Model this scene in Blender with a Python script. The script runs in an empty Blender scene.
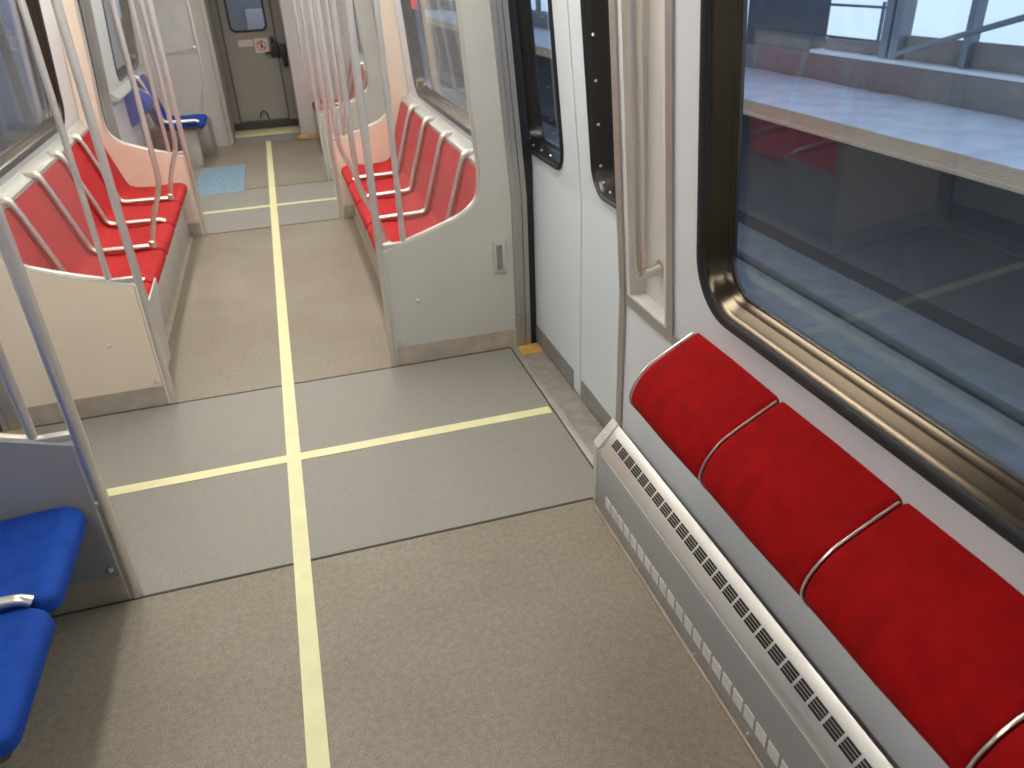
import bpy, bmesh, math, random
from mathutils import Vector, Matrix
from mathutils.geometry import tessellate_polygon
random.seed(7)
SC = bpy.context.scene
COL = SC.collection

# ------------------------------------------------------------------ camera
cam_data = bpy.data.cameras.new('camera')
cam_data.sensor_fit = 'HORIZONTAL'; cam_data.sensor_width = 36.0
cam_data.lens = 36.0 * 762.37 / 1024.0
cam_data.dof.use_dof = True; cam_data.dof.focus_distance = 1.8; cam_data.dof.aperture_fstop = 5.6
cam_data.clip_start = 0.02; cam_data.clip_end = 200
cam = bpy.data.objects.new('camera', cam_data); COL.objects.link(cam)
R_ = Vector((0.95782101, -0.28468515, -0.039157))
U_ = Vector((0.17085575, 0.45460784, 0.87415103))
F_ = Vector((0.23105674, 0.84397043, -0.48407304))
cam.matrix_world = Matrix(((R_.x, U_.x, -F_.x, 0.16), (R_.y, U_.y, -F_.y, 0.0), (R_.z, U_.z, -F_.z, 1.5), (0, 0, 0, 1)))
SC.camera = cam

# ------------------------------------------------------------------ world, exposure
world = bpy.data.worlds.new('overcast_sky'); SC.world = world; world.use_nodes = True
wn = world.node_tree.nodes; wl = world.node_tree.links
bg = wn['Background']
geo = wn.new('ShaderNodeTexCoord'); sep = wn.new('ShaderNodeSeparateXYZ'); rmp = wn.new('ShaderNodeValToRGB')
wl.new(geo.outputs['Generated'], sep.inputs[0]); wl.new(sep.outputs['Z'], rmp.inputs[0]); wl.new(rmp.outputs[0], bg.inputs['Color'])
rmp.color_ramp.elements[0].position = 0.0; rmp.color_ramp.elements[0].color = (0.72, 0.81, 0.90, 1)
rmp.color_ramp.elements[1].position = 0.7; rmp.color_ramp.elements[1].color = (0.66, 0.76, 0.90, 1)
SKY = 1.6
bg.inputs['Strength'].default_value = SKY
LAMP = 27.2
SC.view_settings.view_transform = 'Standard'
SC.view_settings.look = 'None'
SC.view_settings.gamma = 1.0
SC.view_settings.use_curve_mapping = False
SC.view_settings.exposure = 0.0

# ------------------------------------------------------------------ materials
def mat(name, color, rough=0.5, metal=0.0, noise=0.0, nscale=40, bump=0.0, bscale=200, emit=None, estr=1.0, coat=0.0, aniso=None, color2=None, spec=0.5):
    m = bpy.data.materials.new(name); m.use_nodes = True
    n = m.node_tree.nodes; l = m.node_tree.links; b = n['Principled BSDF']
    b.inputs['Base Color'].default_value = (*color, 1); b.inputs['Roughness'].default_value = rough
    b.inputs['Metallic'].default_value = metal; b.inputs['Specular IOR Level'].default_value = spec
    if coat: b.inputs['Coat Weight'].default_value = coat; b.inputs['Coat Roughness'].default_value = 0.15
    tc = n.new('ShaderNodeTexCoord')
    if noise or color2:
        t = n.new('ShaderNodeTexNoise'); t.inputs['Scale'].default_value = nscale; t.inputs['Detail'].default_value = 6
        l.new(tc.outputs['Object'], t.inputs['Vector'])
        r = n.new('ShaderNodeValToRGB'); l.new(t.outputs['Fac'], r.inputs[0]); l.new(r.outputs[0], b.inputs['Base Color'])
        c2 = color2 or tuple(c * (1 - noise) for c in color)
        r.color_ramp.elements[0].position = 0.33; r.color_ramp.elements[0].color = (*c2, 1)
        r.color_ramp.elements[1].position = 0.67; r.color_ramp.elements[1].color = (*color, 1)
    if aniso:   # brushed streaks along one axis: stretch a noise and drive roughness and bump
        mp = n.new('ShaderNodeMapping'); mp.inputs['Scale'].default_value = aniso
        l.new(tc.outputs['Object'], mp.inputs[0])
        t2 = n.new('ShaderNodeTexNoise'); t2.inputs['Scale'].default_value = 1; t2.inputs['Detail'].default_value = 4
        l.new(mp.outputs[0], t2.inputs['Vector'])
        mr = n.new('ShaderNodeMapRange'); mr.inputs[1].default_value = .3; mr.inputs[2].default_value = .7
        mr.inputs[3].default_value = max(rough - .1, .05); mr.inputs[4].default_value = rough + .12
        l.new(t2.outputs['Fac'], mr.inputs[0]); l.new(mr.outputs[0], b.inputs['Roughness'])
        bp = n.new('ShaderNodeBump'); bp.inputs['Strength'].default_value = .12; bp.inputs['Distance'].default_value = .002
        l.new(t2.outputs['Fac'], bp.inputs['Height']); l.new(bp.outputs[0], b.inputs['Normal'])
    elif bump:
        t = n.new('ShaderNodeTexNoise'); t.inputs['Scale'].default_value = bscale; t.inputs['Detail'].default_value = 3
        l.new(tc.outputs['Object'], t.inputs['Vector'])
        bp = n.new('ShaderNodeBump'); bp.inputs['Strength'].default_value = bump; bp.inputs['Distance'].default_value = .002
        l.new(t.outputs['Fac'], bp.inputs['Height']); l.new(bp.outputs[0], b.inputs['Normal'])
    if emit:
        b.inputs['Emission Color'].default_value = (*emit, 1); b.inputs['Emission Strength'].default_value = estr
    return m

def glass(name, tint, ior=1.45, rough=0.0, haze=0.0, hazecol=(.8, .8, .8)):
    m = bpy.data.materials.new(name); m.use_nodes = True
    n = m.node_tree.nodes; l = m.node_tree.links; n.clear()
    out = n.new('ShaderNodeOutputMaterial'); tr = n.new('ShaderNodeBsdfTransparent'); gl = n.new('ShaderNodeBsdfGlossy')
    mx = n.new('ShaderNodeMixShader')
    tr.inputs[0].default_value = (*tint, 1); gl.inputs[0].default_value = (1, 1, 1, 1); gl.inputs['Roughness'].default_value = rough
    # two-sided Schlick reflectance, so that both faces of the pane behave alike
    ge = n.new('ShaderNodeNewGeometry'); dt = n.new('ShaderNodeVectorMath'); dt.operation = 'DOT_PRODUCT'
    l.new(ge.outputs['Incoming'], dt.inputs[0]); l.new(ge.outputs['Normal'], dt.inputs[1])
    def mth(op, a, b=None):
        q = n.new('ShaderNodeMath'); q.operation = op
        for k, v in enumerate((a, b)):
            if v is None: continue
            if isinstance(v, (int, float)): q.inputs[k].default_value = v
            else: l.new(v, q.inputs[k])
        return q.outputs[0]
    r0 = ((ior - 1) / (ior + 1)) ** 2
    p5 = mth('POWER', mth('SUBTRACT', 1.0, mth('ABSOLUTE', dt.outputs['Value'])), 5.0)
    fac = mth('ADD', mth('MULTIPLY', p5, 1 - r0), r0)
    src = tr
    if haze:
        df = n.new('ShaderNodeBsdfDiffuse'); df.inputs[0].default_value = (*hazecol, 1)
        tcx = n.new('ShaderNodeTexCoord'); ns = n.new('ShaderNodeTexNoise'); ns.inputs['Scale'].default_value = 3; ns.inputs['Detail'].default_value = 5
        l.new(tcx.outputs['Object'], ns.inputs['Vector'])
        mm = n.new('ShaderNodeMapRange'); mm.inputs[1].default_value = .3; mm.inputs[2].default_value = .7; mm.inputs[3].default_value = haze * .6; mm.inputs[4].default_value = haze * 1.4
        l.new(ns.outputs['Fac'], mm.inputs[0])
        m0 = n.new('ShaderNodeMixShader'); l.new(mm.outputs[0], m0.inputs[0]); l.new(tr.outputs[0], m0.inputs[1]); l.new(df.outputs[0], m0.inputs[2]); src = m0
    l.new(fac, mx.inputs[0]); l.new(src.outputs[0], mx.inputs[1]); l.new(gl.outputs[0], mx.inputs[2]); l.new(mx.outputs[0], out.inputs[0])
    return m

def floor_material():
    m = bpy.data.materials.new('speckled_floor_vinyl'); m.use_nodes = True
    n = m.node_tree.nodes; l = m.node_tree.links; b = n['Principled BSDF']
    b.inputs['Roughness'].default_value = .48; b.inputs['Specular IOR Level'].default_value = .4
    tc = n.new('ShaderNodeTexCoord')
    fine = n.new('ShaderNodeTexNoise'); fine.inputs['Scale'].default_value = 330; fine.inputs['Detail'].default_value = 3
    mid = n.new('ShaderNodeTexNoise'); mid.inputs['Scale'].default_value = 60; mid.inputs['Detail'].default_value = 4
    big = n.new('ShaderNodeTexNoise'); big.inputs['Scale'].default_value = 1.6; big.inputs['Detail'].default_value = 6; big.inputs['Roughness'].default_value = .6
    for t in (fine, mid, big): l.new(tc.outputs['Object'], t.inputs['Vector'])
    r1 = n.new('ShaderNodeValToRGB'); l.new(fine.outputs['Fac'], r1.inputs[0])
    r1.color_ramp.elements[0].position = .36; r1.color_ramp.elements[0].color = (.195, .168, .132, 1)
    r1.color_ramp.elements[1].position = .64; r1.color_ramp.elements[1].color = (.325, .294, .24, 1)
    r2 = n.new('ShaderNodeValToRGB'); l.new(mid.outputs['Fac'], r2.inputs[0])
    r2.color_ramp.elements[0].position = .3; r2.color_ramp.elements[0].color = (.82, .82, .84, 1)
    r2.color_ramp.elements[1].position = .7; r2.color_ramp.elements[1].color = (1.08, 1.06, 1.02, 1)
    r3 = n.new('ShaderNodeValToRGB'); l.new(big.outputs['Fac'], r3.inputs[0])
    r3.color_ramp.elements[0].position = .35; r3.color_ramp.elements[0].color = (.86, .84, .8, 1)
    r3.color_ramp.elements[1].position = .65; r3.color_ramp.elements[1].color = (1.05, 1.06, 1.06, 1)
    # multiply the three noise tones over the whole floor
    a = n.new('ShaderNodeMix'); a.data_type = 'RGBA'; a.blend_type = 'MULTIPLY'; a.inputs[0].default_value = 1
    c = n.new('ShaderNodeMix'); c.data_type = 'RGBA'; c.blend_type = 'MULTIPLY'; c.inputs[0].default_value = 1
    l.new(r1.outputs[0], a.inputs[6]); l.new(r2.outputs[0], a.inputs[7]); l.new(a.outputs[2], c.inputs[6]); l.new(r3.outputs[0], c.inputs[7])
    l.new(c.outputs[2], b.inputs['Base Color'])
    bp = n.new('ShaderNodeBump'); bp.inputs['Strength'].default_value = .15; bp.inputs['Distance'].default_value = .001
    l.new(fine.outputs['Fac'], bp.inputs['Height']); l.new(bp.outputs[0], b.inputs['Normal'])
    return m

M = {}
M['floor'] = floor_material()
M['floor_door'] = mat('door_zone_floor_grey', (.285, .272, .24), .5, color2=(.20, .194, .175), nscale=300)
M['seam'] = mat('dark_floor_seam', (.07, .06, .05), .8)
M['wall'] = mat('pale_grey_wall', (.60, .625, .665), .38, noise=.05, nscale=4)
M['wall_up'] = mat('warm_white_wall', (.60, .58, .55), .4, noise=.05, nscale=4)
M['ceiling'] = mat('ceiling_white', (.62, .61, .58), .6)
M['cream'] = mat('cream_panel', (.80, .69, .56), .42, noise=.06, nscale=5)
M['panel_grey'] = mat('grey_panel', (.52, .51, .475), .42, noise=.06, nscale=5)
M['panel_dark'] = mat('slate_grey_panel', (.30, .305, .32), .45, noise=.06, nscale=5)  # darker copy of the grey panel, with the shade put into its colour
M['steel'] = mat('brushed_stainless', (.72, .69, .65), .4, .8)
M['steel_kick'] = mat('scuffed_steel_kick_plate', (.58, .51, .43), .4, .45, noise=.25, nscale=14)
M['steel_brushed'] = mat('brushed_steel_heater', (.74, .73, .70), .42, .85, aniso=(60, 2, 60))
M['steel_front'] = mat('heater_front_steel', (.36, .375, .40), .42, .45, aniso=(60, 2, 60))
M['steel_strip'] = mat('grey_steel_strip', (.42, .40, .38), .42, .7)
M['chrome'] = mat('polished_tube', (.74, .71, .65), .30, .95)
M['white_cap'] = mat('pale_tube_elbow', (.72, .68, .60), .3, .75)
M['trim'] = mat('pale_edge_trim', (.50, .48, .44), .35, .3)
M['rubber'] = mat('black_rubber', (.012, .012, .013), .42)
M['bronze'] = mat('dark_bronze_reveal', (.10, .082, .062), .25, 1.0, noise=.25, nscale=5)
M['anod'] = mat('black_anodised_reveal', (.055, .05, .047), .3, .8)
M['door'] = mat('door_leaf_blue_grey', (.60, .67, .72), .36, noise=.04, nscale=3)
M['door_kick'] = mat('door_kick_strip', (.26, .26, .255), .5, .3, noise=.15, nscale=20)
M['sill'] = mat('worn_sill', (.37, .34, .30), .5, .3, noise=.3, nscale=18)
M['sill_edge'] = mat('sill_edge_strip', (.55, .54, .50), .4, .6, noise=.15, nscale=18)
M['sill_yellow'] = mat('yellow_sill_end', (.60, .36, .08), .55, noise=.3, nscale=40)
M['tape'] = mat('pale_yellow_tape', (.74, .72, .42), .45, noise=.08, nscale=12)
M['red'] = mat('red_seat_fabric', (.46, .022, .024), .75, color2=(.36, .014, .017), nscale=26, bump=.35, bscale=900, spec=.2)
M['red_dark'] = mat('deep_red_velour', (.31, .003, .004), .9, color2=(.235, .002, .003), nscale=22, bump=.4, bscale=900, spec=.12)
M['blue'] = mat('blue_seat_fabric', (.010, .062, .36), .8, color2=(.006, .046, .27), nscale=22, bump=.35, bscale=900, spec=.2)
M['seat_shell'] = mat('dark_seat_shell', (.05, .045, .045), .5)
M['base'] = mat('seat_base_panel', (.44, .42, .38), .45, noise=.1, nscale=8)
M['cove'] = mat('cove_strip', (.40, .33, .25), .5, noise=.2, nscale=20)
M['ledge'] = mat('grey_ledge', (.46, .47, .45), .4, .2)
M['dark'] = mat('slot_black', (.015, .015, .015), .7)
M['vent_pale'] = mat('pale_perforation', (.70, .68, .65), .5)
M['bluefloor'] = mat('pale_blue_floor_decal', (.22, .34, .44), .5, noise=.3, nscale=25)
M['enddoor'] = mat('end_door_grey', (.30, .28, .26), .5, noise=.08, nscale=5)
M['endwall'] = mat('end_wall_grey', (.47, .45, .43), .45, noise=.05, nscale=5)
M['adboard'] = mat('pale_insert_board', (.50, .50, .49), .5, noise=.15, nscale=6)
M['sign_white'] = mat('sign_white', (.68, .60, .58), .5)
M['sign_red'] = mat('sign_red', (.60, .05, .05), .5)
M['tan'] = mat('crumpled_tan_paper', (.62, .38, .17), .8, noise=.3, nscale=60)
M['snow'] = mat('snow', (.80, .84, .90), .8, color2=(.62, .67, .75), nscale=3, bump=.8, bscale=18)
M['snow_bright'] = mat('open_snow', (.92, .95, .98), .8, noise=.05, nscale=2, bump=.5, bscale=8)
M['tactile'] = mat('tactile_edge', (.60, .42, .26), .7, noise=.15, nscale=30)
M['platform_side'] = mat('dark_platform_side', (.03, .03, .034), .8, noise=.3, nscale=5)  # near-black colour paints in the shaded void under the platform overhang
M['concrete'] = mat('station_concrete', (.30, .29, .28), .8, noise=.25, nscale=5)
M['brownwall'] = mat('station_low_wall', (.26, .235, .22), .8, noise=.2, nscale=5)
M['ballast'] = mat('dark_track_bed', (.022, .024, .028), .9, noise=.5, nscale=18)
M['trackslab'] = mat('snowy_track_slab', (.17, .18, .185), .8, noise=.25, nscale=7)
M['rail'] = mat('rail_steel', (.20, .18, .17), .4, .8)
M['post'] = mat('station_post_grey', (.22, .25, .29), .5, .3)
M['bluewall'] = mat('blue_station_panel', (.07, .22, .50), .5, noise=.3, nscale=3)
M['bluepale'] = mat('pale_station_panel', (.17, .31, .48), .5, noise=.2, nscale=3)
M['house'] = mat('shed_wall', (.10, .105, .12), .8, noise=.2, nscale=5)
M['glass'] = glass('window_glass', (.84, .90, .97), 1.42, 0.0, .008, (.5, .6, .8))
M['glass_screen'] = glass('screen_glass', (.94, .95, .95), 1.3, 0.0, .05, (.8, .78, .76))
M['diffuser'] = mat('lamp_diffuser', (.9, .9, .86), .5, emit=(1.0, .93, .82), estr=LAMP)
M['housing'] = mat('lamp_housing', (.6, .6, .58), .5)

# ------------------------------------------------------------------ mesh helpers
def empty(name, loc=(0, 0, 0)):
    o = bpy.data.objects.new(name, None); COL.objects.link(o); o.location = loc; o.empty_display_size = .1
    return o
def tag(o, label, cat, group=None):
    o['label'] = label; o['category'] = cat
    if group: o['group'] = group
    return o
def struct(o): o['kind'] = 'structure'; return o
def link(name, bm, m, parent=None, smooth=True, mats=None):
    bmesh.ops.recalc_face_normals(bm, faces=bm.faces)
    me = bpy.data.meshes.new(name); bm.to_mesh(me); bm.free()
    for x in (mats or [m]): me.materials.append(M[x])
    if smooth:
        for p in me.polygons: p.use_smooth = True
        try: me.set_sharp_from_angle(angle=math.radians(38))
        except Exception: pass
    o = bpy.data.objects.new(name, me); COL.objects.link(o)
    if parent is not None:
        o.parent = parent
        pl = parent.location.copy()
        q = parent.parent
        while q is not None: pl += q.location; q = q.parent
        # geometry is authored in world space: move it into the parent's frame
        me.transform(Matrix.Translation(-pl))
    return o
def box(bm, x0, x1, y0, y1, z0, z1, bev=0.0):
    r = bmesh.ops.create_cube(bm, size=1)
    vs = r['verts']
    bmesh.ops.transform(bm, matrix=Matrix.Translation(((x0 + x1) / 2, (y0 + y1) / 2, (z0 + z1) / 2)) @ Matrix.Diagonal((abs(x1 - x0), abs(y1 - y0), abs(z1 - z0), 1)), verts=vs)
    if bev:
        es = list({e for v in vs for e in v.link_edges})
        bmesh.ops.bevel(bm, geom=es, offset=bev, segments=2, affect='EDGES', profile=.5)
def loft(bm, rings, closed=True, caps=False):
    vr = [[bm.verts.new(p) for p in r] for r in rings]
    n = len(rings[0])
    for a, b in zip(vr, vr[1:]):
        for i in range(n if closed else n - 1):
            j = (i + 1) % n
            bm.faces.new((a[i], a[j], b[j], b[i]))
    if caps:
        for r in (vr[0], vr[-1]):
            pts = [v.co for v in r]
            for t in tessellate_polygon([pts]):
                try: bm.faces.new([r[k] for k in t])
                except ValueError: pass
    return vr
def smooth_path(pts, r=.03, seg=6):
    pts = [Vector(p) for p in pts]; out = [pts[0]]
    for a, b, c in zip(pts, pts[1:], pts[2:]):
        u = (a - b); v = (c - b); d = min(r, u.length * .48, v.length * .48)
        p0 = b + u.normalized() * d; p1 = b + v.normalized() * d
        for k in range(seg + 1):
            t = k / seg; out.append((1 - t) ** 2 * p0 + 2 * t * (1 - t) * b + t * t * p1)
    out.append(pts[-1]); return out
def tube(bm, pts, r, seg=14, caps=True, radii=None):
    pts = [Vector(p) for p in pts]; rings = []
    t0 = (pts[1] - pts[0]).normalized()
    ref = Vector((0, 1, 0)) if abs(t0.y) < .9 else Vector((1, 0, 0))
    nrm = t0.cross(ref).normalized()
    for i, p in enumerate(pts):
        if i == 0: t = (pts[1] - p)
        elif i == len(pts) - 1: t = (p - pts[i - 1])
        else: t = (pts[i + 1] - p).normalized() + (p - pts[i - 1]).normalized()
        t.normalize()
        nrm = (nrm - t * nrm.dot(t)).normalized(); bn = t.cross(nrm)
        rr = radii[i] if radii else r
        rings.append([p + (nrm * math.cos(2 * math.pi * k / seg) + bn * math.sin(2 * math.pi * k / seg)) * rr for k in range(seg)])
    loft(bm, rings, True, caps)
def disc(bm, c, axis, r, h, seg=16):
    c = Vector(c); a = Vector(axis).normalized()
    tube(bm, [c - a * h * .5, c + a * h * .3, c + a * h * .5], r, seg, True, [r, r, r * .7])
def plate(bm, outer, holes, fn, thick):
    """flat plate: outer and holes are 2D loops, fn maps 2D to 3D, thick is the vector to the back face"""
    loops = [outer] + list(holes)
    th = Vector(thick)
    tris = tessellate_polygon([[Vector((p[0], p[1], 0)) for p in L] for L in loops])
    flat = [p for L in loops for p in L]
    f = [bm.verts.new(fn(*p)) for p in flat]; b = [bm.verts.new(Vector(fn(*p)) + th) for p in flat]
    for t in tris:
        try: bm.faces.new([f[k] for k in t]); bm.faces.new([b[k] for k in reversed(t)])
        except ValueError: pass
    o = 0
    for L in loops:
        n = len(L)
        for i in range(n):
            j = (i + 1) % n
            bm.faces.new((f[o + i], f[o + j], b[o + j], b[o + i]))
        o += n
def rrect(a0, a1, b0, b1, r, seg=8):
    out = []
    for (ca, cb, s) in ((a1 - r, b1 - r, 0), (a0 + r, b1 - r, 90), (a0 + r, b0 + r, 180), (a1 - r, b0 + r, 270)):
        for k in range(seg + 1):
            t = math.radians(s + 90 * k / seg); out.append((ca + r * math.cos(t), cb + r * math.sin(t)))
    return out
def dup(root):
    r = root.copy(); COL.objects.link(r)
    for ch in list(root.children):
        c = ch.copy(); COL.objects.link(c); c.parent = r; c.matrix_parent_inverse = ch.matrix_parent_inverse
        for g in list(ch.children):
            d = g.copy(); COL.objects.link(d); d.parent = c; d.matrix_parent_inverse = g.matrix_parent_inverse
    return r

# ------------------------------------------------------------------ car geometry
TOP = 2.05
def wx(z): return 1.0 - .069 * max(z - .67, 0)           # inner wall surface, distance from the centre line
def dx(z): return 1.092 - .080 * max(z - .79, 0)         # door leaf surface
Y0, YE = -1.3, 8.37
DOORS = [(1.83, 2.95), (5.30, 6.40)]
# floor
bm = bmesh.new(); box(bm, -1.14, 1.14, Y0, 9.16, -.06, 0); struct(link('floor', bm, 'floor', smooth=False))
bm = bmesh.new()
for (a, b) in ((1.812, 2.93), (5.30, 6.4)): box(bm, -.965, .965, a, b, .0002, .0012)
struct(link('trim_1', bm, 'floor_door', smooth=False))
bm = bmesh.new()
for y in (1.806, 2.936, 5.28, 6.42): box(bm, -.965, .965, y - .0035, y + .0035, .0004, .0022)
for s in (-1, 1):
    for (a, b) in ((1.83, 2.95), (5.30, 6.40)): box(bm, s * .962, s * .968, a, b, .0004, .002)
struct(link('trim_2', bm, 'seam', smooth=False))
# ceiling
bm = bmesh.new(); box(bm, -1.0, 1.0, Y0, 9.16, TOP, TOP + .04); struct(link('ceiling', bm, 'ceiling', smooth=False))

# walls, one per side, with doors and windows cut out
WIN = [(-.66, 1.41), (3.27, 4.95), (6.85, 8.1)]
WZ0, WZ1, WR = .805, 1.78, .13
for s, nm in ((-1, 'wall_left'), (1, 'wall_right')):
    bm = bmesh.new()
    spans = [(Y0, 1.83), (2.95, 5.30), (6.40, YE)]
    for k, (a, b) in enumerate(spans):
        recess = (s == 1 and k == 0)
        lo = lambda y, z: (s * 1.0, y, z)
        plate(bm, [(a, 0), (b, 0), (b, .67), (a, .67)], [], lo, (s * .04, 0, 0))
        up = lambda y, z: (s * wx(z), y, z)
        h = rrect(WIN[k][0] + .012, WIN[k][1] - .012, WZ0 + .012, WZ1 - .012, WR - .012)
        holes = [h]
        if recess:
            holes.append([(1.5815, .6705), (1.5815, 1.757), (1.793, 1.757), (1.793, .6705)])
        plate(bm, [(a, .67), (b, .67), (b, TOP), (a, TOP)], holes, up, (s * .04, 0, 0))
    # over the doors
    for (a, b) in DOORS:
        plate(bm, [(a, 1.93), (b, 1.93), (b, TOP), (a, TOP)], [], lambda y, z: (s * wx(z), y, z), (s * .04, 0, 0))
    struct(link(nm, bm, 'wall'))
# recess with the grab handle, right wall
bm = bmesh.new()
for (a, b) in ((1.5745, 1.80),):
    W = lambda y: (lambda x, z: (x, y, z))
    for yc in (1.79, 1.569):
        plate(bm, [(wx(.67) - .001, .67), (1.06, .67), (1.03, 1.76), (wx(1.76) - .001, 1.76)], [], W(yc), (0, .014, 0))   # cheeks
    plate(bm, [(1.045, .67), (1.06, .67), (1.02, 1.76), (1.005, 1.76)], [], W(1.583), (0, .207, 0))      # back
    box(bm, .999, 1.047, 1.583, 1.79, .672, .684)        # bottom
    box(bm, .93, 1.02, 1.583, 1.79, 1.75, 1.76)
struct(link('trim_3', bm, 'wall_up', smooth=False))
# end closing walls
bm = bmesh.new(); box(bm, -1.14, 1.14, Y0 - .04, Y0, 0, TOP); struct(link('wall_back', bm, 'wall', smooth=False))

# steel strips: around the recess and door jambs
def tilt_strip(bm, s, y0, y1, z0, z1, proud=.006, back=.0):
    for (a, b) in ((z0, min(z1, .67)), (max(z0, .67), z1)):
        if b - a < .005: continue
        plate(bm, [(y0, a), (y1, a), (y1, b), (y0, b)], [], lambda y, z: (s * (wx(z) - proud), y, z), (s * (proud + .002 + back), 0, 0))
bm = bmesh.new()
tilt_strip(bm, 1, 1.53, 1.562, .66, TOP)
tilt_strip(bm, 1, 1.43, 1.83, .652, .682, .005)
struct(link('trim_4', bm, 'steel_strip'))
n = 5
for s in (1, -1):
    for (a, b) in DOORS:
        bm = bmesh.new()
        tilt_strip(bm, s, a - .015, a + .02, 0, TOP, .007, .09)
        for (q0, q1, yj) in ((-.006, .014, b - .024), (.016, .036, b - .019), (.038, .058, b - .024)):
            for (za, zb) in ((0, .67), (.67, TOP)):
                plate(bm, [(q0, za), (q1, za), (q1, zb), (q0, zb)], [], lambda q, z: (s * (wx(z) + q), yj, z), (0, .02, 0))
        struct(link('trim_%d' % n, bm, 'steel_strip')); n += 1
        bm = bmesh.new()
        plate(bm, [(1.04, 0), (1.091, 0), (1.091, .79), (dx(TOP) - .001, TOP), (.955, TOP)], [], lambda x, z: (s * x, b - .004, z), (0, .02, 0))
        struct(link('trim_%d' % (60 + n), bm, 'rubber'))
        # worn sill
        t = struct(empty('trim_%d' % n, (s * 1.03, (a + b) / 2, 0))); n += 1
        bm = bmesh.new(); box(bm, s * .968, s * .992, a + .01, b - .02, 0, .007, .002); link('sill_edge', bm, 'sill_edge', t)
        bm = bmesh.new(); box(bm, s * .992, s * 1.14, a + .01, b - .02, 0, .005); link('sill_plate', bm, 'sill', t, False)
        bm = bmesh.new(); box(bm, s * .994, s * 1.085, b - .115, b - .025, .005, .0065); link('sill_end_mark', bm, 'sill_yellow', t, False)

# ---- windows (gasket, reveal, pane)
def ring(y0, y1, z0, z1, r, s, off, base=wx, seg=10):
    return [(s * (base(z) + off), y, z) for (y, z) in rrect(y0, y1, z0, z1, r, seg)]
def window(name, s, y0, y1, kind_parent=None, z0=WZ0, z1=WZ1, r=WR, base=wx, lip=.024, deep=.038, inset=.055, screws=0, metal='bronze', parent=None):
    cy = (y0 + y1) / 2
    if parent is None: w = struct(empty(name, (s * base((z0 + z1) / 2), cy, (z0 + z1) / 2)))
    else: w = parent
    bm = bmesh.new()
    R = lambda k, off: ring(y0 + k, y1 - k, z0 + k, z1 - k, max(r - k, .02), s, off, base)
    loft(bm, [R(-.001, .004), R(0, -.006), R(.004, -.011), R(lip * .6, -.011), R(lip, -.004), R(lip, .012)])
    fr = link('window_frame', bm, 'rubber', w)
    bm = bmesh.new()
    # stepped extrusion of the reveal
    loft(bm, [R(lip - .002, -.003), R(lip + (inset - lip) * .3, deep * .22), R(lip + (inset - lip) * .34, deep * .36), R(lip + (inset - lip) * .7, deep * .62), R(lip + (inset - lip) * .74, deep * .74), R(inset, deep), R(inset + .004, deep + .006), R(inset + .004, deep + .016), R(.01, deep + .016)])
    link('reveal', bm, metal, fr)
    bm = bmesh.new()
    L = rrect(y0 + inset, y1 - inset, z0 + inset, z1 - inset, max(r - inset, .02), 8)
    plate(bm, L, [], lambda y, z: (s * (base(z) + deep + .006), y, z), (s * .005, 0, 0))
    link('pane', bm, 'glass', w)
    if screws:
        pts = rrect(y0 + .027, y1 - .027, z0 + .027, z1 - .027, max(r - .027, .02), 2)
        per = []
        for (p, q) in zip(pts, pts[1:] + pts[:1]):
            d = math.hypot(q[0] - p[0], q[1] - p[1]); k = max(1, round(d / .12))
            per += [(p[0] + (q[0] - p[0]) * i / k, p[1] + (q[1] - p[1]) * i / k) for i in range(k)]
        for (y, z) in per:
            if z > 1.45: continue
            bm = bmesh.new(); disc(bm, (s * (base(z) + .014), y, z), (-s, (1 if y < (y0 + y1) / 2 else -1) * .8, .3), .0045, .006, 8)
            link('screw', bm, 'chrome', fr)
    return w
wn_ = 1
for s in (1, -1):
    for k, (a, b) in enumerate(WIN):
        window('window_%d' % wn_, s, a, b); wn_ += 1

# ---- sliding doors, two leaves per opening
dn = 1
for s in (1, -1):
    for (a, b) in DOORS:
        mid = 2.405 if a < 3 else 5.85
        for (y0, y1, w0, w1, g) in ((mid - .70, mid - .004, mid - .645, mid - .13, -1), (mid + .004, mid + .70, mid + .145, mid + .645, 1)):
            d = struct(empty('door_%d' % dn, (s * 1.1, (y0 + y1) / 2, 0))); dn += 1
            bm = bmesh.new()
            plate(bm, [(y0, .012), (y1, .012), (y1, .79), (y0, .79)], [], lambda y, z: (s * dx(z), y, z), (s * .035, 0, 0))
            plate(bm, [(y0, .79), (y1, .79), (y1, 1.97), (y0, 1.97)], [rrect(w0 + .008, w1 - .008, .843, 1.772, .085)], lambda y, z: (s * dx(z), y, z), (s * .035, 0, 0))
            link('leaf_panel', bm, 'door', d)
            bm = bmesh.new()
            ka, kb = (y0, y1 - .012) if g < 0 else (y0 + .07, y1)
            box(bm, s * 1.088, s * 1.0925, ka, kb, .014, .09); link('kick_plate', bm, 'door_kick', d, False)
            bm = bmesh.new()
            e = y1 if g < 0 else y0
            plate(bm, [(e - .006, .02), (e + .006, .02), (e + .006, .79), (e + .006, 1.95), (e - .006, 1.95), (e - .006, .79)], [], lambda y, z: (s * (dx(z) + .012), y, z), (s * .02, 0, 0))
            link('edge_seal', bm, 'rubber', d)
            window('w', s, w0, w1, z0=.835, z1=1.78, r=.095, base=dx, lip=.016, deep=.060, inset=.040, screws=(1 if (s == 1 and a < 3) else 0), metal='anod', parent=d)

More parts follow.
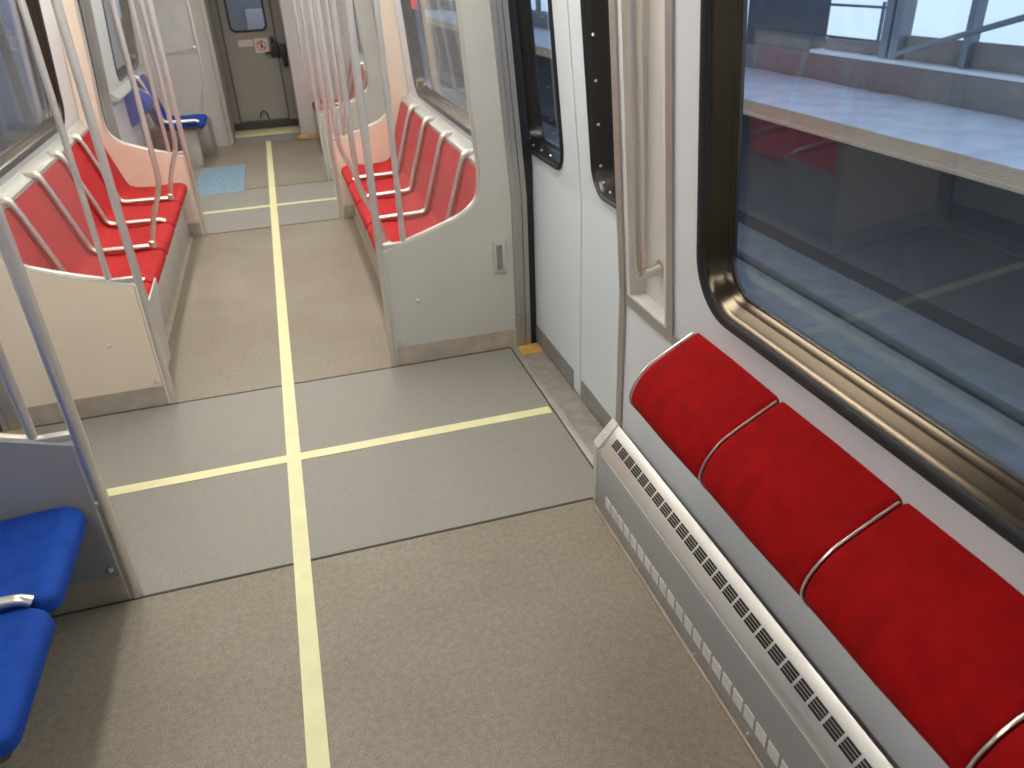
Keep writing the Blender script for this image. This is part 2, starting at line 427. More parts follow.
# ------------------------------------------------------------------ end wall and end door
bm = bmesh.new()
for (a, b) in ((-1.0, -.37), (.34, 1.0)):
    box(bm, a, b, 8.37, 8.41, 0, TOP)
box(bm, -.37, .34, 8.37, 8.41, 1.98, TOP)
box(bm, -.41, -.37, 8.41, 9.16, 0, TOP); box(bm, .34, .38, 8.41, 9.16, 0, TOP)
struct(link('wall_end', bm, 'endwall', smooth=False))
bm = bmesh.new(); box(bm, -.372, -.345, 8.355, 8.415, 0, TOP, .003); box(bm, -.352, -.335, 8.38, 9.0, 0, TOP)
struct(link('trim_%d' % n, bm, 'trim')); n += 1
d = struct(empty('door_%d' % dn, (0, 9.1, 0))); dn += 1
bm = bmesh.new()
plate(bm, [(-.37, 0), (.34, 0), (.34, TOP), (-.37, TOP)], [rrect(-.185, .185, .975, 1.62, .06)], lambda x, z: (x, 9.10, z), (0, .04, 0))
link('door_panel', bm, 'enddoor', d)
bm = bmesh.new(); box(bm, -.27, -.255, 9.09, 9.102, .1, TOP); box(bm, .245, .26, 9.09, 9.102, .1, TOP); box(bm, -.27, .26, 9.088, 9.102, .085, .1)
link('door_edge_moulding', bm, 'house', d, False)
bm = bmesh.new(); box(bm, -.33, .335, 9.084, 9.10, .012, .085); link('door_kick_plate', bm, 'seat_shell', d, False)
bm = bmesh.new()
def er(k, y): return [(x, y, z) for x, z in rrect(-.19 + k, .19 - k, .97 + k, 1.625 - k, .065 - k * .8)]
loft(bm, [er(0, 9.10), er(0, 9.085), er(.022, 9.085), er(.022, 9.12)]); fr = link('window_frame', bm, 'rubber', d)
bm = bmesh.new(); plate(bm, rrect(-.18, .18, .98, 1.615, .05), [], lambda x, z: (x, 9.118, z), (0, .005, 0)); link('pane', bm, 'glass', d)
bm = bmesh.new()
box(bm, .185, .27, 9.04, 9.10, .72, .86, .008); box(bm, .19, .225, 9.035, 9.09, .86, .92, .008); tube(bm, [(.20, 9.03, .77), (.12, 9.03, .765)], .012, 8); box(bm, .285, .335, 9.04, 9.10, .62, .84, .006)
link('door_latch', bm, 'rubber', d)
bm = bmesh.new(); tube(bm, smooth_path([(-.045, 9.09, .12), (-.04, 9.07, .18), (.0, 9.07, .20), (.035, 9.07, .16), (.035, 9.09, .11)], .02), .006, 8); link('door_pull', bm, 'rubber', d)
# end wall insert frames
for (a, b) in ((-.88, -.47), (.45, .88)):
    bm = bmesh.new()
    plate(bm, rrect(a, b, .87, 1.75, .02, 3), [rrect(a + .025, b - .025, .895, 1.725, .01, 3)], lambda x, z: (x, 8.357, z), (0, .013, 0))
    f = link('notice_frame', bm, 'trim')
    f.location = (0, 0, 0)
    tag(f, 'pale metal notice frame on the end wall, %s' % ('above the far blue seats' if a < 0 else 'above the farthest red seats'), 'frame')
    bm = bmesh.new(); plate(bm, rrect(a + .02, b - .02, .89, 1.73, .01, 2), [], lambda x, z: (x, 8.364, z), (0, .005, 0)); link('insert_board', bm, 'adboard', f, False)
    if a < 0:
        bm = bmesh.new(); disc(bm, (b - .03, 8.352, .905), (0, -1, 0), .022, .014, 12); link('lock_button', bm, 'white_cap', f)
# threshold strip, signs on the end door
bm = bmesh.new(); box(bm, -.365, .335, 8.72, 9.08, .0, .012, .003)
tag(link('threshold_strip', bm, 'tape'), 'wide pale yellow strip across the floor in front of the end door', 'floor marking')
bm = bmesh.new(); box(bm, -.365, .335, 8.37, 8.72, .0005, .0035); struct(link('trim_%d' % n, bm, 'enddoor', smooth=False)); n += 1
bm = bmesh.new(); plate(bm, rrect(-.13, .015, .835, .90, .006, 2), [], lambda x, z: (x, 9.096, z), (0, .003, 0))
t = tag(link('door_notice', bm, 'sign_white'), 'small pale pink rectangular notice on the end door, left of the round sign', 'sign')
bm = bmesh.new()
for q in range(3): box(bm, -.12, .0, 9.0945, 9.096, .85 + .015 * q, .855 + .015 * q)
link('faint_text_lines', bm, 'trim', t, False)
bm = bmesh.new(); plate(bm, rrect(.03, .165, .77, .905, .012, 3), [], lambda x, z: (x, 9.096, z), (0, .003, 0))
t = tag(link('prohibition_sign', bm, 'sign_white'), 'white square sign with a red barred circle, on the end door beside the latch', 'sign')
bm = bmesh.new()
c = (.097, .838)
loft(bm, [[(c[0] + rr * math.cos(k * math.pi / 12), 9.0945, c[1] + rr * math.sin(k * math.pi / 12)) for k in range(24)] for rr in (.05, .04)])
plate(bm, [(c[0] - .036, c[1] + .026), (c[0] - .028, c[1] + .034), (c[0] + .036, c[1] - .026), (c[0] + .028, c[1] - .034)], [], lambda x, z: (x, 9.0942, z), (0, .001, 0))
link('barred_circle', bm, 'sign_red', t, False)
bm = bmesh.new(); tube(bm, [(.097, 9.0948, .81), (.10, 9.0948, .85)], .009, 6); disc(bm, (.10, 9.0948, .866), (0, -1, 0), .01, .001, 8)
link('pictogram', bm, 'seat_shell', t)

# ------------------------------------------------------------------ floor markings
def tape(x0, x1, y0, y1, label, cat='floor tape', g=None):
    bm = bmesh.new(); box(bm, x0, x1, y0, y1, .0014, .003); return tag(link('floor_tape', bm, 'tape', smooth=False), label, cat)
tape(-.024, .024, -.9, 8.62, 'long pale yellow tape line running down the middle of the aisle floor')
tape(-.95, -.024, 2.345, 2.392, 'short pale yellow cross tape left of the aisle line, between the nearer doors')
tape(.024, .955, 2.345, 2.392, 'short pale yellow cross tape from the aisle line to the nearer right door sill')
tape(-.95, -.024, 5.81, 5.857, 'faraway pale yellow cross tape left of the aisle line, near the blue floor square')
tape(.024, .955, 5.81, 5.857, 'faraway pale yellow cross tape right of the aisle line')
bm = bmesh.new(); box(bm, -.60, -.215, 6.36, 7.38, .0014, .003)
tag(link('floor_decal', bm, 'bluefloor', smooth=False), 'worn pale blue rectangle on the floor by the far blue seats', 'floor decal')
bm = bmesh.new()
bmesh.ops.create_icosphere(bm, subdivisions=3, radius=1)
for v in bm.verts:
    a = v.co.copy(); f = 1 + .35 * math.sin(5 * a.x + 3 * a.y) * math.cos(7 * a.y + 2 * a.z) + random.uniform(-.12, .12)
    v.co = Vector((a.x * .11 * f + .40, a.y * .05 * f + 8.29, max(0, (a.z + .75) * .025 * f) + .001))
tag(link('crumpled_paper', bm, 'tan', smooth=False), 'crumpled tan paper scrap on the floor by the end wall', 'litter')

# ------------------------------------------------------------------ partitions
ARC = smooth_path([(.455, .505, 0), (.66, .567, 0), (.80, .617, 0), (.868, .68, 0), (.876, .79, 0), (.858, 1.02, 0), (.838, 1.39, 0), (.80, TOP, 0)], .05, 5)
ARC = [(p.x, p.y) for p in ARC]
def partition(s, Y, panel, label, glassm='glass_screen', extras=0):
    r = tag(empty('seat_screen', (s * .7, Y, 0)), label, 'partition')
    yb = Y + .028
    bm = bmesh.new()
    up = [(min(wx(z) - .002, .995), z) for z in (0, .67, 1.3, TOP)]
    outer = [(.457, 0)] + ARC + [(a, z) for a, z in reversed(up)]
    plate(bm, outer, [], lambda d_, z: (s * d_, Y, z), (0, .028, 0)); link('panel', bm, panel, r)
    bm = bmesh.new(); plate(bm, [(.465, .004), (.985, .004), (.985, .088), (.465, .088)], [], lambda d_, z: (s * d_, Y - .003, z), (0, .003, 0))
    link('kick_plate', bm, 'steel_kick', r, False)
    bm = bmesh.new(); tube(bm, [(s * a, Y + .014, z) for a, z in ARC], .0145, 8)
    tube(bm, [(s * .466, Y + .010, .0), (s * .466, Y + .010, .505)], .011, 8)
    link('edge_trim', bm, 'trim', r)
    bm = bmesh.new(); tube(bm, [(s * .448, Y + .012, 0), (s * .448, Y + .012, TOP)], .0155 if Y > 2 else .0165, 16); link('pole', bm, 'steel', r)
    bm = bmesh.new(); tube(bm, [(s * .545, Y + .014, .53), (s * .545, Y + .014, TOP)], .0115, 12); link('post', bm, 'steel', r)
    bm = bmesh.new(); box(bm, s * .46, s * .54, Y + .002, Y + .026, .52, .54, .003); link('bracket', bm, 'trim', r)
    arc2 = [p for p in ARC if p[0] > .56]
    bm = bmesh.new(); plate(bm, [(.55, .54)] + [(a - .004 if z > .66 else a, z + .006) for a, z in arc2[:-1]] + [(.80, TOP - .02), (.55, TOP - .02)], [], lambda d_, z: (s * d_, Y + .011, z), (0, .006, 0))
    link('glass_pane', bm, glassm, r, False)
    for (bx, bz, br) in ((.487, .111, .009), (.61 if s < 0 else .576, .287, .006), (.985, .14, .007)) if Y > 2 else ((.487, .115, .009), (.46, .33, .006)):
        bm = bmesh.new(); disc(bm, (s * bx, Y - .003, bz), (0, -1, 0), br, .01, 10); link('bolt', bm, 'chrome', r)
    return r
p1 = partition(-1, 1.81, 'panel_dark', 'slate grey half partition with pole, nearest the camera beside the blue seats')
partition(-1, 2.94, 'cream', 'cream half partition with glass and pole at the near end of the left red seats')
pr_ = partition(1, 2.94, 'panel_grey', 'pale grey half partition with small metal socket plate, just past the right doors')
partition(-1, 5.28, 'cream', 'cream half partition with glass screen at the far end of the left red seats')
partition(1, 5.28, 'cream', 'cream half partition at the far end of the nearer right red seat row')
partition(1, 6.42, 'panel_grey', 'pale half partition with curved glass, in front of the farthest right red seats')
pl_ = [o for o in COL.objects if o.get('label', '').startswith('cream half partition with glass and pole')][0]
bm = bmesh.new()
plate(bm, [(2.968, .06), (2.968, .355), (3.425, .368), (3.43, .335), (3.33, .24), (3.28, .06)], [], lambda y, z: (-.474, y, z), (-.007, 0, 0))
link('side_bracket', bm, 'ledge', pl_)
# socket plate on the right partition
bm = bmesh.new(); box(bm, .905, .962, 2.934, 2.94, .355, .50, .002); sp = link('socket_plate', bm, 'steel', pr_)
bm = bmesh.new(); box(bm, .922, .947, 2.932, 2.936, .372, .478); link('socket_slot', bm, 'door_kick', sp, False)

# ------------------------------------------------------------------ bench seats
PITCH = (5.28 - 2.968) / 5
def off_profile(path, t):
    P = [Vector((a, b)) for a, b in path]; out = []
    for i, p in enumerate(P):
        d_ = (P[min(i + 1, len(P) - 1)] - P[max(i - 1, 0)]).normalized()
        out.append((p.x + d_.y * t, p.y - d_.x * t))
    return out
def cushion(bm, s, top, thick, y0, y1, r=.014, corner=.0, cend=None):
    """closed profile swept across y with rounded ends; corner rounds the front corners in plan"""
    T = [(p.x, p.y) for p in smooth_path([(a, b, 0) for a, b in top], .05, 5)]
    Bk = off_profile(T, -thick)
    ring0 = [Vector(p) for p in T] + [Vector(p) for p in reversed(Bk)]
    n_ = len(ring0); cen = sum(ring0, Vector((0, 0))) / n_
    area = sum(ring0[i].x * ring0[(i + 1) % n_].y - ring0[(i + 1) % n_].x * ring0[i].y for i in range(n_))
    nr = []
    for i in range(n_):
        d_ = (ring0[(i + 1) % n_] - ring0[i - 1]).normalized(); nn = Vector((d_.y, -d_.x)) * (1 if area > 0 else -1); nr.append(nn)
    fx = min(p.x for p in ring0)
    ks = [0, .15, .4, .7, 1]
    samples = [(y0 + r * (1 - math.cos(k * math.pi / 2)), r * (1 - math.sin(k * math.pi / 2)), ) for k in ks]
    if corner: samples += [(y0 + corner * t, 0) for t in (.4, .6, .8, 1)]
    mids = [(y0 + (y1 - y0) * .5, 0)]
    back = [(y0 + y1 - y, e) for (y, e) in reversed(samples)]
    rings = []
    for (y, e) in samples + mids + back:
        dd = min(y - y0, y1 - y); pull = 0
        if corner and dd < corner: pull = corner - math.sqrt(max(corner ** 2 - (corner - dd) ** 2, 0))
        rr = []
        for p, nn in zip(ring0, nr):
            q = p - nn * min(e, thick * .42)
            w = max(0, 1 - (q.x - fx) / .16) if corner else 0
            rr.append((s * (q.x + pull * w), y, q.y))
        rings.append(rr)
    loft(bm, rings, True, True)
BACK = [(.930, .726), (.912, .67), (.878, .56), (.848, .46), (.830, .402)]
SEAT = [(.833, .410), (.818, .374), (.78, .357), (.68, .349), (.57, .357), (.515, .357), (.488, .343), (.486, .312)]
def make_seat(s, Y, w, fabric, label, cat='seat', rail=True, group=None, corner=.02, near_rail=False, fwd=0):
    r = empty('passenger_seat', (s * .7, Y, 0)); tag(r, label, cat, group)
    g = .006
    bm = bmesh.new(); cushion(bm, s, SEAT, .03, Y + g, Y + w - g, .012, corner); link('seat', bm, fabric, r)
    bm = bmesh.new(); cushion(bm, s, BACK, .028, Y + g, Y + w - g, .012); link('backrest', bm, fabric, r)
    bm = bmesh.new(); cushion(bm, s, [(.955, .70), (.94, .62), (.88, .43), (.86, .345), (.78, .322), (.56, .322), (.512, .318), (.502, .300)], .018, Y + .012, Y + w - .012, .008); link('seat_shell', bm, 'seat_shell', r)
    for on, yy in ((rail, Y + w), (near_rail, Y)):
        if not on: continue
        bm = bmesh.new()
        P = smooth_path([(s * .985, yy, .752), (s * .925, yy, .758), (s * .902, yy, .70), (s * .822, yy, .45), (s * .803, yy, .377), (s * .545, yy, .372), (s * .526, yy, .360)], .035, 6)
        tube(bm, P, .0135, 12); rl = link('side_rail', bm, 'chrome', r)
        bm = bmesh.new(); P = smooth_path([(s * .975, yy, .754), (s * .928, yy, .757), (s * .915, yy, .730)], .02, 5); tube(bm, P, .0165, 12); link('rail_elbow', bm, 'white_cap', rl)
    r.location.x -= s * fwd
    return r
order = ['nearest', 'second', 'middle', 'fourth', 'farthest']
for s, side in ((-1, 'left'), (1, 'right')):
    for k in range(5):
        make_seat(s, 2.968 + k * PITCH, PITCH, 'red', '%s red fabric seat in the row of five along the %s wall' % (order[k], side), rail=(k < 4), group='red seats between the partitions, %s side' % side)
for k in range(4):
    w4 = (8.355 - 6.448) / 4
    make_seat(1, 6.448 + k * w4, w4, 'red', '%s red seat of the small far row behind the last right partition' % ['nearest', 'second', 'third', 'farthest'][k], rail=(k < 3), group='red seats at the far right')
make_seat(-1, 7.38, .50, 'blue', 'fixed blue fabric seat near the far end wall, left side', rail=False, near_rail=True).location.z = .035
# near blue seats
BPITCH = .36
for k in range(3):
    y1 = 1.797 - k * BPITCH
    if k == 2: continue
    make_seat(-1, y1 - BPITCH, BPITCH, 'blue', ['royal blue seat beside the slate grey partition, lower left of the photo', 'royal blue seat nearest the camera, cut by the left frame edge'][k], rail=(k > 0), near_rail=(k == 1), corner=.038, fwd=.009, group='blue seats by the camera')

def seat_base(s, y0, y1, label):
    r = tag(empty('bench_plinth', (s * .77, (y0 + y1) / 2, 0)), label, 'seat base')
    bm = bmesh.new(); box(bm, s * .54, s * .995, y0, y1, 0, .292, .006); link('base_panel', bm, 'base', r)
    bm = bmesh.new()
    rings = [[(s * (.541 - a), y, b) for a, b in ((0, 0), (.016, 0), (.013, .008), (.005, .014), (0, .022))] for y in (y0 + .002, y1 - .002)]
    loft(bm, rings, True, True); link('cove_strip', bm, 'cove', r)
    k_ = int((y1 - y0) / .6)
    for q in range(1, k_ + 1):
        yy = y0 + (y1 - y0) * q / (k_ + 1); bm = bmesh.new(); box(bm, s * .5385, s * .545, yy - .002, yy + .002, .03, .285)
        link('panel_joint', bm, 'base', r, False)
seat_base(-1, 2.985, 5.26, 'long pale metal base box under the left row of red seats')
seat_base(1, 2.985, 5.26, 'long pale metal base box under the nearer right row of red seats')
seat_base(1, 6.45, 8.36, 'pale metal base box under the farthest right red seats')
# far blue pedestal
r = tag(empty('seat_pedestal', (-.65, 7.9, 0)), 'pale pedestal and grey box under the far blue seat', 'seat pedestal')
bm = bmesh.new(); box(bm, -.68, -.57, 7.46, 7.60, 0, .327, .006); link('pedestal', bm, 'base', r)
bm = bmesh.new(); box(bm, -.995, -.50, 7.90, 8.36, 0, .292, .006); link('equipment_box', bm, 'steel_strip', r)
# near blue seats' supports
r = tag(empty('seat_pedestal', (-.8, 1.3, 0)), 'dark set-back support under the blue seats by the camera', 'seat pedestal')
bm = bmesh.new(); box(bm, -.995, -.74, .98, 1.78, 0, .292, .006); link('pedestal', bm, 'seat_shell', r)
# ledges behind seats
for s, spans in ((-1, ((-1.2, 1.80), (2.97, 5.278), (6.45, 8.36))), (1, ((2.97, 5.278), (6.45, 8.36)))):
    for (a, b) in spans:
        bm = bmesh.new(); plate(bm, [(.94, .725), (.999, .725), (.993, .775), (.985, .778), (.965, .752), (.94, .742)], [], lambda d_, z: (s * d_, a, z), (0, b - a, 0))
        struct(link('trim_%d' % n, bm, 'ledge')); n += 1

# folded seats: right near (red) and left far (blue)
def folded(s, ya, yb, fabric, label, strip_far, group):
    r = tag(empty('folding_seat', (s * .92, (ya + yb) / 2, .45)), label, 'folding seat', group)
    prof = [(.9985, .739), (.985, .737), (.918, .699), (.868, .668), (.838, .625), (.830, .590), (.846, .564), (.895, .518), (.95, .478), (.985, .458), (.9985, .458)]
    T = [(p.x, p.y) for p in smooth_path([(a, b, 0) for a, b in prof], .02, 4)]
    R0 = [Vector(p) for p in T]; nn_ = len(R0); bm = bmesh.new(); rings = []
    for (y, e) in ((ya + .003, .010), (ya + .005, .004), (ya + .010, .001), (ya + .018, 0), ((ya + yb) / 2, -.002), (yb - .018, 0), (yb - .010, .001), (yb - .005, .004), (yb - .003, .010)):
        rr = []
        for i, p in enumerate(R0):
            d_ = (R0[min(i + 1, nn_ - 1)] - R0[max(i - 1, 0)]).normalized()
            q = p + Vector((-d_.y, d_.x)) * e
            q.x = min(q.x, .9985)
            rr.append((s * q.x, y, q.y))
        rings.append(rr)
    loft(bm, rings, True, True); link('cushion', bm, fabric, r)
    # bright edge strip along the far side
    bm = bmesh.new()
    yy = yb if strip_far else ya
    tube(bm, [(s * (a + .002), yy, b - .002) for a, b in T[3:-6]], .0027, 8); link('edge_strip', bm, 'chrome', r)
    return r
FW = .334
for k in range(4):
    yb = 1.42 - k * FW
    folded(1, yb - FW, yb, 'red_dark', ['deep red folded wall seat farthest from the camera, below the window corner', 'deep red folded wall seat, middle one along the heater', 'large deep red folded wall seat at the lower right of the photo', 'deep red folded wall seat under the camera, only its edge strip showing'][k], True, 'folded red seats along the right wall')
folded(-1, 6.97, 7.33, 'blue', 'blue folded wall seat on the far left wall, above the blue floor square', True, None)

# ------------------------------------------------------------------ grab poles on the seat rows
def grab_pole(s, Y, din, label):
    bm = bmesh.new()
    P = smooth_path([(s * din, Y, TOP), (s * din, Y, .66), (s * (din + .07), Y, .50), (s * .535, Y, .378)], .06, 6)
    tube(bm, P, .0125, 14)
    o = link('grab_pole', bm, 'steel'); tag(o, label, 'grab pole', 'poles rising from the seat rows')
    bm = bmesh.new(); disc(bm, (s * .535, Y, .384), (0, 0, 1), .018, .03, 12); link('clamp', bm, 'chrome', o)
grab_pole(1, 2.968 + PITCH, .435, 'nearer cranked steel pole rising from the right red seats')
grab_pole(1, 2.968 + 3 * PITCH, .435, 'farther cranked steel pole rising from the right red seats')
grab_pole(-1, 2.968 + 2 * PITCH, .432, 'nearer cranked steel pole rising from the left red seats')
grab_pole(-1, 2.968 + 4 * PITCH, .435, 'farther cranked steel pole rising from the left red seats')
grab_pole(-1, 7.86, .44, 'cranked steel pole rising from the far blue seats')
grab_pole(1, 6.448 + 2 * .477, .435, 'cranked steel pole rising from the farthest right red seats')

# grab handle in the wall recess
bm = bmesh.new()
tube(bm, smooth_path([(1.043, 1.70, .788), (.984, 1.70, .778), (.980, 1.70, .82), (.930, 1.70, 1.62), (.928, 1.70, 1.655), (1.008, 1.70, 1.665)], .03, 6), .0135, 14)
h = tag(link('wall_handrail', bm, 'chrome'), 'vertical cream steel grab handle in the wall recess beside the right doors', 'grab handle')
bm = bmesh.new(); disc(bm, (1.040, 1.70, .788), (-1, 0, 0), .024, .012, 16); link('flange', bm, 'chrome', h)
bm = bmesh.new(); tube(bm, [(.9805, 1.70, .818), (.979, 1.70, .842)], .0155, 12); link('collar', bm, 'chrome', h)

# ------------------------------------------------------------------ heater under the right window
HX0, HX1, HZ, HY0, HY1 = .90, 1.0, .229, -.6, 1.785
r = tag(empty('heater_unit', (.95, .6, 0)), 'long low steel heater with slotted top along the right wall', 'heater')
bm = bmesh.new()
HA, HB = Vector((.90, 0, .229)), Vector((.957, 0, .295))
HN = Vector((HB.z - HA.z, 0, -(HB.x - HA.x))).normalized() * -1
def slope(t, y, h=0): q = HA + (HB - HA) * t + HN * h; return (q.x, y, q.z)
prof = [(HX0, 0), (HX0, .222), (HX0 + .002, .2305), (.954, .2925), (.957, .2945), (.960, .292), (.960, 0)]
plate(bm, prof, [], lambda x, z: (x, HY0, z), (0, HY1 - HY0, 0)); link('housing', bm, 'steel_brushed', r)
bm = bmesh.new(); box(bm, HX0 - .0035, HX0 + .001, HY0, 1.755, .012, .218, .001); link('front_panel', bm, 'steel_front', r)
bm = bmesh.new(); plate(bm, [(-.03, 1.748), (1.03, 1.748), (1.03, HY1 + .002), (-.03, HY1 + .002)], [], lambda t, y: slope(t, y, .0045), tuple(HN * -.0042)); box(bm, HX0 - .004, HX0 + .002, 1.762, HY1 + .002, 0, .228, .001); plate(bm, prof, [], lambda x, z: (x, HY1 - .001, z), (0, .004, 0)); link('end_cap', bm, 'steel_brushed', r)
bm = bmesh.new(); box(bm, HX0 - .010, HX0 - .002, HY0, 1.77, 0, .010, .002); link('floor_strip', bm, 'cove', r)
# slots: blocks of four short bars on the top, pale perforations on the front
y = 1.7125
bm = bmesh.new()
while y > .1:
    for i in range(4):
        t0 = .375 + i * .0785
        plate(bm, rrect(t0, t0 + .062, y - .037, y, .003, 2) if False else [(t0, y - .037), (t0 + .062, y - .037), (t0 + .062, y), (t0, y)], [], lambda t, yy: slope(t, yy, .0012), tuple(HN * -.0014))
    y -= .0445
link('top_grille', bm, 'dark', r, False)
bm = bmesh.new(); y = 1.686
while y > .1:
    box(bm, HX0 - .0046, HX0 - .003, y - .036, y, .058, .096)
    y -= .045
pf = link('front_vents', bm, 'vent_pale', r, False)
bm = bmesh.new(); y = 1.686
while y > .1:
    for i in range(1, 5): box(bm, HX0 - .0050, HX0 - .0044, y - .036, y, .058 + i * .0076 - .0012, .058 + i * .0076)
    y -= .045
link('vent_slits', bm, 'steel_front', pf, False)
for (x, y, z, ax) in ((.9245, 1.768, .2635, tuple(HN)), (HX0 - .004, 1.77, .03, (-1, 0, 0)), (HX0 - .005, 1.45, .022, (-1, 0, 0)), (HX0 - .005, 1.13, .022, (-1, 0, 0)), (HX0 - .005, .9, .022, (-1, 0, 0))):
    bm = bmesh.new(); disc(bm, (x, y, z), ax, .005, .005, 10); link('screw', bm, 'chrome', r)

# red sticker on the right middle window
bm = bmesh.new(); plate(bm, rrect(4.72, 4.90, 1.285, 1.42, .01, 2), [], lambda y, z: (wx(z) + .040, y, z), (.002, 0, 0))
t = tag(link('window_sticker', bm, 'sign_red', smooth=False), 'red sticker at the top of the window behind the right red seats', 'sticker')

# ------------------------------------------------------------------ ceiling lamps
for k, (y0, y1) in enumerate(((-.8, .75), (1.5, 2.75), (3.1, 4.35), (4.7, 5.95), (6.3, 7.55))):
    for s in ((-1,) if y0 < 0 else (-1, 1)):
        o = tag(empty('ceiling_light', (s * .55, (y0 + y1) / 2, TOP)), 'long ceiling light fitting over the %s side of the aisle' % ('left' if s < 0 else 'right'), 'ceiling light', 'ceiling lights, %s line' % ('left' if s < 0 else 'right'))
        bm = bmesh.new(); box(bm, s * .55 - .09, s * .55 + .09, y0, y1, TOP - .025, TOP, .004); link('housing', bm, 'housing', o)
        bm = bmesh.new(); box(bm, s * .55 - .07, s * .55 + .07, y0 + .03, y1 - .03, TOP - .034, TOP - .024, .003); link('diffuser', bm, 'diffuser', o)

# ------------------------------------------------------------------ outside, right: track and far platform
bm = bmesh.new(); box(bm, 1.2, 4.85, -8, 40, -1.3, -1.0); tag(link('track_bed', bm, 'ballast', smooth=False), 'dark track bed between the train and the snowy platform', 'track bed')
for (a, b, lab) in ((4.05, 4.50, 'pale snow-dusted concrete strip beside the far platform edge'), (3.45, 3.92, 'pale snow-dusted concrete strip in the middle of the track'), (1.9, 2.6, 'pale concrete strip nearest the train')):
    bm = bmesh.new(); box(bm, a, b, -8, 40, -1.0, -.93, .01); tag(link('track_slab', bm, 'trackslab'), lab, 'concrete strip')
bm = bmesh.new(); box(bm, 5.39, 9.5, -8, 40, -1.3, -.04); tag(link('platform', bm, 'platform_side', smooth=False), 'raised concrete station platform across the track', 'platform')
bm = bmesh.new(); box(bm, 4.95, 5.385, -8, 40, -.035, 0, .005)
for q in range(0, 300):
    yy = 1.5 + q * .06; box(bm, 4.98, 5.34, yy, yy + .03, 0, .006)
tag(link('tactile_edge', bm, 'tactile', smooth=False), 'ribbed tan warning strip along the far platform edge', 'platform edge')
bm = bmesh.new(); bmesh.ops.create_grid(bm, x_segments=14, y_segments=160, size=1)
for v in bm.verts:
    a, b = v.co.x, v.co.y
    v.co = Vector((6.085 + a * .75, 12 + b * 20, -.012 if a < -.99 else .015 + .012 * math.sin(b * 70) * math.cos(a * 5) + random.uniform(-.005, .008)))
o = link('platform_snow', bm, 'snow'); tag(o, 'trampled snow covering the far platform', 'snow'); o['kind'] = 'stuff'
r = tag(empty('station_wall', (6.95, 8, 0)), 'low brown-grey station wall with snowy ledge and window openings', 'wall')
bm = bmesh.new(); box(bm, 6.85, 7.05, -8, 40, -.04, .33); link('low_wall', bm, 'brownwall', r, False)
bm = bmesh.new(); box(bm, 6.82, 7.1, -8, 9.14, .33, .37, .01); link('snow_ledge', bm, 'snow_bright', r)
bm = bmesh.new(); box(bm, 6.85, 7.05, 9.14, 10.7, .33, 2.6); link('solid_wall', bm, 'house', r, False)
for y in (7.70, 7.86):
    bm = bmesh.new(); box(bm, 6.86, 7.02, y - .06, y + .06, .36, 2.6); link('window_post', bm, 'post', r, False)
for y in (6.72, 4.8, 3.0, 12.6, 14.6, 16.6, 18.6, 20.6, 22.6, 25, 28):
    bm = bmesh.new(); box(bm, 6.88, 7.0, y - .04, y + .04, .36, 2.6); link('window_post', bm, 'post', r, False)
bm = bmesh.new(); box(bm, 6.96, 7.02, -8, 7.62, .37, .615); link('sill_panel', bm, 'brownwall', r, False)
bm = bmesh.new(); box(bm, 6.96, 7.02, 7.95, 9.02, .37, .50); link('sill_panel', bm, 'brownwall', r, False)
r2 = tag(empty('railing', (7.3, 8.6, 0)), 'grey tube railing in the station window opening left of the posts', 'railing')
bm = bmesh.new(); tube(bm, [(7.3, 8.48, -.1), (7.3, 8.48, .91)], .022, 8); link('upright', bm, 'post', r2)
for z in (.475, .85):
    bm = bmesh.new(); tube(bm, [(7.3, 8.1, z), (7.3, 10.2, z)], .016, 8); link('rail_bar', bm, 'post', r2)
bm = bmesh.new(); tube(bm, [(6.7, 7.45, .46), (6.3, 5.6, .92), (6.1, 4.7, 1.15)], .028, 8)
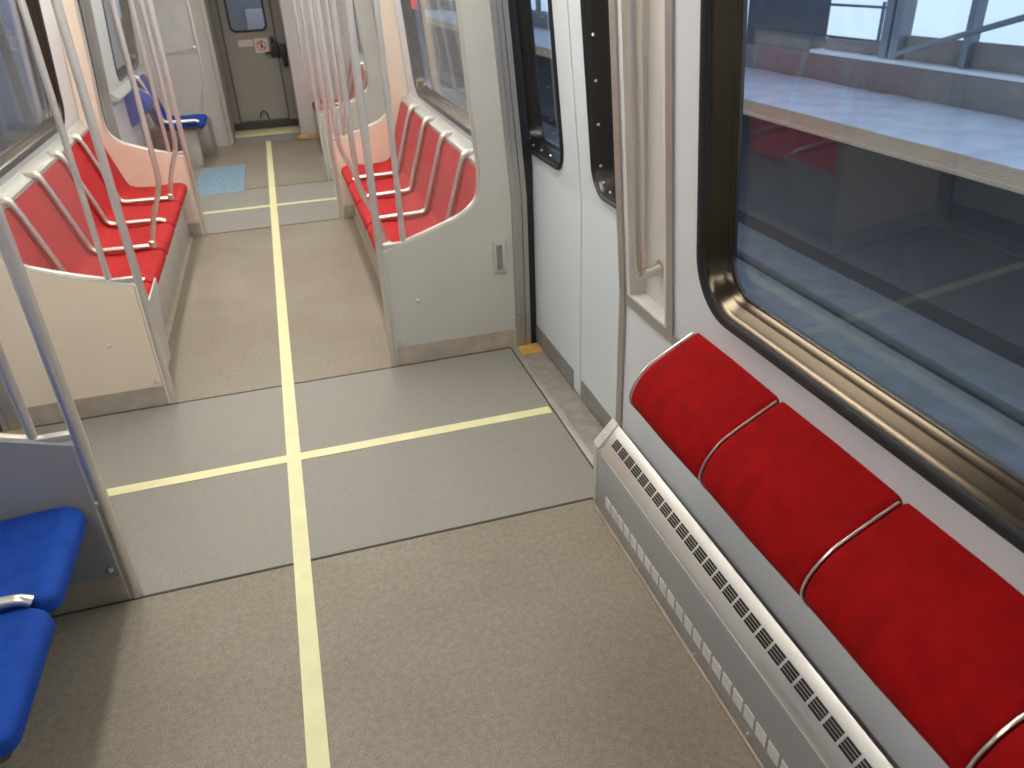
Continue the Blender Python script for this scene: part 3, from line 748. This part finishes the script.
tag(link('handrail', bm, 'post'), 'dark sloping handrail crossing the station window opening', 'handrail')
bm = bmesh.new(); box(bm, 4.7, 7.2, -8, 40, 2.6, 2.75); tag(link('platform_canopy', bm, 'house', smooth=False), 'dark flat canopy above the far platform', 'canopy')
bm = bmesh.new(); bmesh.ops.create_grid(bm, x_segments=40, y_segments=40, size=1)
for v in bm.verts:
    a, b = v.co.x, v.co.y; v.co = Vector((50 + a * 40, 15 + b * 45, -.6 + .5 * math.sin(a * 9 + b * 3) * math.cos(b * 8)))
o = link('open_snowfield', bm, 'snow_bright'); tag(o, 'bright snow-covered ground beyond the station openings', 'snow'); o['kind'] = 'stuff'
# outside, left: platform and blue-panelled station wall
bm = bmesh.new(); box(bm, -6, -1.35, -8, 40, -.3, -.02); tag(link('platform', bm, 'concrete', smooth=False), 'grey platform just outside the left windows', 'platform')
r = tag(empty('station_screen', (-3.0, 6, 0)), 'blue-grey station wall panels seen through the left windows', 'wall')
y = -6; k = 0
while y < 20:
    w = (.55, .18, .4, .26)[k % 4]
    bm = bmesh.new(); box(bm, -3.05 - .05 * (k % 2), -2.95, y, y + w, -.02, 2.4); link('wall_panel', bm, ('bluewall', 'bluepale', 'house', 'bluepale')[k % 4], r, False); y += w; k += 1
bm = bmesh.new(); box(bm, -6, -1.4, -8, 40, 2.6, 2.75); tag(link('platform_canopy', bm, 'house', smooth=False), 'dark canopy over the platform on the left', 'canopy')  # out of view, added to keep skylight off the left outside
# beyond the end door: the next car's dim interior
r = tag(empty('next_car', (0, 10.2, 0)), 'dim interior of the next car seen through the end door window', 'train car')
bm = bmesh.new(); box(bm, -1.0, 1.0, 9.4, 11.5, -.06, 0); box(bm, -1.04, -1.0, 9.4, 11.5, 0, 2.0); box(bm, 1.0, 1.04, 9.4, 11.5, 0, 2.0); box(bm, -1, 1, 11.46, 11.5, 0, 2.0); link('car_shell', bm, 'enddoor', r, False)
bm = bmesh.new(); box(bm, -.05, .35, 11.40, 11.455, .75, 1.1, .02); link('pale_board', bm, 'sign_white', r)
